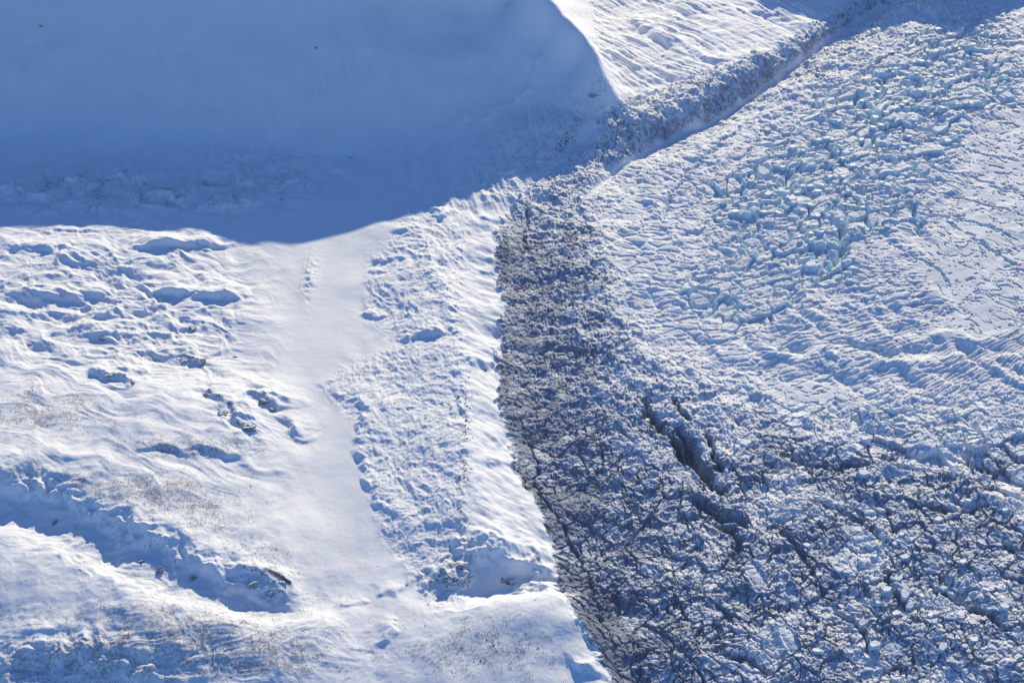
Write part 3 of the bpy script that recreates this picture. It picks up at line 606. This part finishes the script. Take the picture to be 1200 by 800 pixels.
ROCKS = [
 (213, 421, 16, 7, 6, 'dark rock ledge with snow on top, upper left of the pair above the bare knoll'),
 (237, 423, 13, 7, 6, 'dark jagged rock ledge at the right end of the pair above the scrubby hill'),
 (130, 440, 20, 6, 5, 'long low dark rock outcrop on the rim of a blue shaded hollow'),
 (155, 448, 9, 5, 5, 'small dark rock inside the blue shaded hollow, right of the long outcrop'),
 (308, 470, 12, 6, 8, 'dark rock tooth at the top of the steep snowy bluff beside the valley floor'),
 (320, 479, 9, 5, 6, 'small dark rock step just below the rock tooth of the steep bluff'),
 (290, 500, 20, 8, 9, 'broad dark crag with snowy ledges at the foot of the steep bluff'),
 (262, 484, 12, 7, 7, 'snow streaked crag halfway along the slanting rocky bluff'),
 (243, 462, 10, 5, 4, 'low snowy outcrop at the upper end of the slanting bluff'),
 (226, 384, 14, 7, 7, 'rounded rock hump half buried in snow beside the upper valley floor'),
 (205, 395, 8, 4, 3, 'small rock poking from snow left of the rounded hump'),
 (120, 397, 10, 5, 4, 'low rock at the foot of a shaded snow hummock'),
 (35, 403, 9, 4, 4, 'small dark rock group at the left edge above the hill'),
 (297, 683, 14, 6, 7, 'dark rock buttress near the end of the ravine cliff'),
 (318, 695, 12, 5, 6, 'last dark rock at the very tip of the ravine cliff'),
 (331, 683, 11, 3, 4, 'thin dark rock rib lying on the snow above the ravine tip'),
 (165, 658, 9, 5, 7, 'dark rock knob in the middle of the shaded ravine cliff'),
 (65, 612, 8, 4, 7, 'small dark rock in the shaded cliff at the left edge'),
 (188, 668, 9, 4, 8, 'narrow dark rock rib low on the shaded ravine cliff'),
 (225, 678, 9, 4, 7, 'dark rock patch low on the ravine cliff above its blue floor'),
 (525, 678, 13, 6, 6, 'dark stony outcrop at the lower end of the moraine ridge'),
 (540, 662, 9, 5, 6, 'dark crag where the moraine crest ends above the blue hollow'),
 (592, 680, 14, 3, 3, 'thin streak of dark rock lying inside the blue shaded hollow'),
 (628, 652, 9, 4, 4, 'small dark rock at the upper right rim of the blue hollow'),
 (275, 418, 6, 3, 3, 'tiny dark rock alone on smooth snow right of the ledges'),
 (695, 112, 12, 6, 6, 'dark rock ledge near the tip of the mountain spur'),
 (678, 140, 14, 6, 5, 'dark rock band low on the shaded mountain spur above the glacier'),
 (655, 175, 12, 6, 5, 'rough dark rocks where the shaded spur meets the glacier'),
 (48, 32, 7, 3, 5, 'small dark rock high on the blue mountain face, far left'),
 (370, 57, 5, 3, 3, 'tiny dark rock on the shaded mountain face, right of centre'),
 (410, 185, 12, 4, 3, 'dark rock streak at the foot of the blue mountain face'),
 (603, 546, 10, 5, 6, 'rocky snow-capped bump on the right flank of the moraine ridge'),
 (568, 432, 5, 3, 3, 'lone small boulder in the shaded scoop of the moraine flank'),
]
for k, (px, py, rx, ry, rz, lab) in enumerate(ROCKS):
    x, y, g = ground_at(px, py)
    put('rock_outcrop', crag_mesh('rock_outcrop', rx*1.15, ry*1.9, rz*1.15, k+11), x, y, g-rz*.25, random.uniform(-.3, .3), RM, lab, 'rock')
# boulders along the crest and over the ridge
bms = [crag_mesh('boulder', 1.9, 2.0, 1.5, 300+k, ICO2, 9, .08) for k in range(6)]
k = 0
for _ in range(4000):
    if k >= 150: break
    t = random.random()
    if t < .45: py = random.uniform(430, 660); px = 547+random.gauss(0, 5)+(py-550)*.02
    elif t < .7: px = random.gauss(495, 25); py = random.gauss(560, 80)
    elif t < .85: px = random.gauss(580, 50); py = random.gauss(755, 25)
    else: px = random.gauss(520, 20); py = random.gauss(670, 18)
    if not (430 < px < 690 and 300 < py < 800): continue
    x, y, g = ground_at(px, py); o = put('boulder', bms[k % 6], x, y, g, random.uniform(0, 6), RM, 'small dark boulder poking out of the snow around the moraine ridge and the hill below', 'boulder', 'boulders strewn around the moraine ridge')
    s = random.uniform(.5, 1.5); o.scale = (s, s, s); k += 1
# separate ice blocks on the icefall
def block_mesh(seed):
    r = np.random.RandomState(seed); m = r.randint(5, 8); an = np.sort(np.linspace(0, 2*pi, m, endpoint=False)+r.uniform(-.35, .35, m)); rad = r.uniform(.7, 1.1, m)
    rings = []
    for (s, z) in ((1.12, -1.5), (1.04, -.2), (1.0, .62), (.93, .82)):
        rings.append([[cos(a)*q*s+r.uniform(-.05, .05), sin(a)*q*s*.75+r.uniform(-.05, .05), z] for a, q in zip(an, rad)])
    import bmesh
    bm = bmesh.new(); R_ = [[bm.verts.new(p) for p in rg] for rg in rings]
    for a, b in zip(R_[:-1], R_[1:]):
        for i in range(m): bm.faces.new((a[i], a[(i+1) % m], b[(i+1) % m], b[i]))
    bm.faces.new(R_[-1]); bm.faces.new(R_[0][::-1])
    bmesh.ops.subdivide_edges(bm, edges=bm.edges[:], cuts=3, use_grid_fill=True); bmesh.ops.triangulate(bm, faces=bm.faces[:])
    for q in bm.verts:
        n_ = fbm(np.array([q.co.x*2.1+seed]), np.array([q.co.y*2.1+q.co.z*1.3]), seed, 4)[0]; q.co *= 1+.07*n_
        q.co.z += .14*(q.co.x*r.uniform(.9, 1.1)*(1 if seed % 2 else -1)) if q.co.z > .3 else 0
    me = bpy.data.meshes.new('serac'); bm.to_mesh(me); bm.free(); return me
sbm = [block_mesh(500+k) for k in range(14)]
zones = [((1010, 165), (60, 30), 90, 'flat-topped white ice block with pale blue walls standing in the upper icefall', 'ice blocks of the upper icefall', (6, 14)),
         ((955, 265), (45, 28), 60, 'tumbled pale blue ice block in the lower part of the icefall', 'ice blocks of the lower icefall', (5, 11)),
         ((1125, 60), (35, 25), 30, 'white ice block with blue walls near the top right of the icefall', 'ice blocks at the top right of the icefall', (6, 12)),
         ((1060, 680), (80, 60), 40, 'grey-blue broken ice block on the fractured lower glacier', 'ice blocks of the lower glacier', (7, 15))]
k = 0
for (cxy, sd, cnt, lab, grp, sz) in zones:
    placed = []
    for _ in range(cnt*30):
        if len(placed) >= cnt: break
        q = random.gauss(0, 1); w_ = random.gauss(0, 1)
        px = cxy[0]+sd[0]*q; py = cxy[1]+sd[1]*w_-(.5*sd[0]*q if 'upper' in lab else 0)
        if not (720 < px < 1195 and 10 < py < 795): continue
        s = random.uniform(*sz)
        if any((px-a)**2+((py-b)*1.8)**2 < (s*.45+c_*.45)**2 for a, b, c_ in placed): continue
        x, y, g = ground_at(px, py); placed.append((px, py, s))
        o = put('serac', sbm[k % 14], x, y, g-s*.12, random.uniform(-.6, .6)+.3, SM, lab, 'ice block', grp); o.scale = (s, s, s*random.uniform(.45, .75)); o.rotation_euler[0] = random.gauss(0, .08); o.rotation_euler[1] = random.gauss(0, .1); k += 1

# dry scrub sticking through the snow: one mass of small tufts
ids = np.where((SCR.ravel() > .12) & (PU.ravel() > -20) & (PU.ravel() < 1220) & (PV.ravel() < 830))[0]
dens = ss(.0, .5, fbm(X.ravel()[ids]/35, Y.ravel()[ids]/50, 201, 4, .6)+SCR.ravel()[ids]*.7-.55)
ids = ids[rng.rand(len(ids)) < dens*.13]
tx = XYZ[ids]; nt_ = len(ids); print('tufts', nt_)
vv = []; ff = []
blades = 3
for b_ in range(blades):
    a = rng.rand(nt_)*2*pi; hgt = rng.uniform(.6, 1.5, nt_); w_ = rng.uniform(.4, .9, nt_)
    p0 = tx+np.stack([np.cos(a)*w_, np.sin(a)*w_, np.full(nt_, -.3)], 1); p1 = tx+np.stack([-np.cos(a)*w_, -np.sin(a)*w_, np.full(nt_, -.3)], 1)
    p2 = tx+np.stack([np.cos(a+2)*w_*.8, np.sin(a+2)*w_*.8, hgt], 1)
    vv.append(np.stack([p0, p1, p2], 1).reshape(-1, 3))
vv = np.concatenate(vv); ff = np.arange(len(vv)).reshape(-1, 3)
me = build_mesh('scrub', vv, ff, smooth=False); o = bpy.data.objects.new('scrub', me); col.objects.link(o); me.materials.append(plain_material('dry_scrub', (.26, .235, .215)))
o['kind'] = 'stuff'; o['label'] = 'low dry scrub sticking through the snow on the hills'; o['category'] = 'scrub'

# ------------------------------------------------------------------ light
EL = radians(22.8); AZ = radians(14.0)       # sun beyond the picture, a little to the right
sd_ = Vector((sin(AZ)*cos(EL), cos(AZ)*cos(EL), sin(EL)))
L = bpy.data.lights.new('sun', 'SUN'); L.energy = 4.9; L.angle = radians(.53); L.color = (1, .872, .60)
lo = bpy.data.objects.new('sun', L); col.objects.link(lo); lo.rotation_euler = sd_.to_track_quat('Z', 'Y').to_euler(); lo.location = (1000, 3000, 3000)
w = bpy.data.worlds.new('World'); scene.world = w; w.use_nodes = True; nt = w.node_tree; nt.nodes.clear()
sk = nt.nodes.new('ShaderNodeTexSky'); sk.sky_type = 'NISHITA'; sk.sun_disc = False; sk.sun_elevation = EL; sk.sun_rotation = AZ
sk.altitude = 1500; sk.air_density = 1.0; sk.dust_density = 0; sk.ozone_density = 10.0
bg = nt.nodes.new('ShaderNodeBackground'); bg.inputs[1].default_value = .15; wo = nt.nodes.new('ShaderNodeOutputWorld')
nt.links.new(sk.outputs[0], bg.inputs[0]); nt.links.new(bg.outputs[0], wo.inputs[0])
vs = scene.view_settings; vs.view_transform = 'Standard'; vs.look = 'None'; vs.gamma = 1; vs.use_curve_mapping = False; vs.exposure = 0.13
scene.cycles.max_bounces = 5; scene.cycles.diffuse_bounces = 3

# ------------------------------------------------------------------ thin cold air between the camera and the ground
import bmesh
bm = bmesh.new(); bmesh.ops.create_cube(bm, size=1.0); me = bpy.data.meshes.new('haze'); 
xl, xh = float(X.min())-50, float(X.max())+50; yl, yh = min(float(Y.min()), CAM[1]-200)-50, float(Y.max())+50; zl, zh = float(H.min())-1, CAM[2]+60
for q in bm.verts: q.co = ((xl+xh)/2+q.co.x*(xh-xl), (yl+yh)/2+q.co.y*(yh-yl), (zl+zh)/2+q.co.z*(zh-zl))
bm.to_mesh(me); bm.free(); o = bpy.data.objects.new('haze', me); col.objects.link(o); o['kind'] = 'stuff'; o['label'] = 'thin pale blue mountain air'; o['category'] = 'haze'
m, nt = mat('air'); T = NT(nt); pv = T.n('ShaderNodeVolumePrincipled'); pv.inputs['Color'].default_value = (.80, .88, 1, 1); pv.inputs['Density'].default_value = 0.8e-5; pv.inputs['Anisotropy'].default_value = .1
oo = T.n('ShaderNodeOutputMaterial'); T.l(pv.outputs[0], oo.inputs['Volume']); me.materials.append(m)
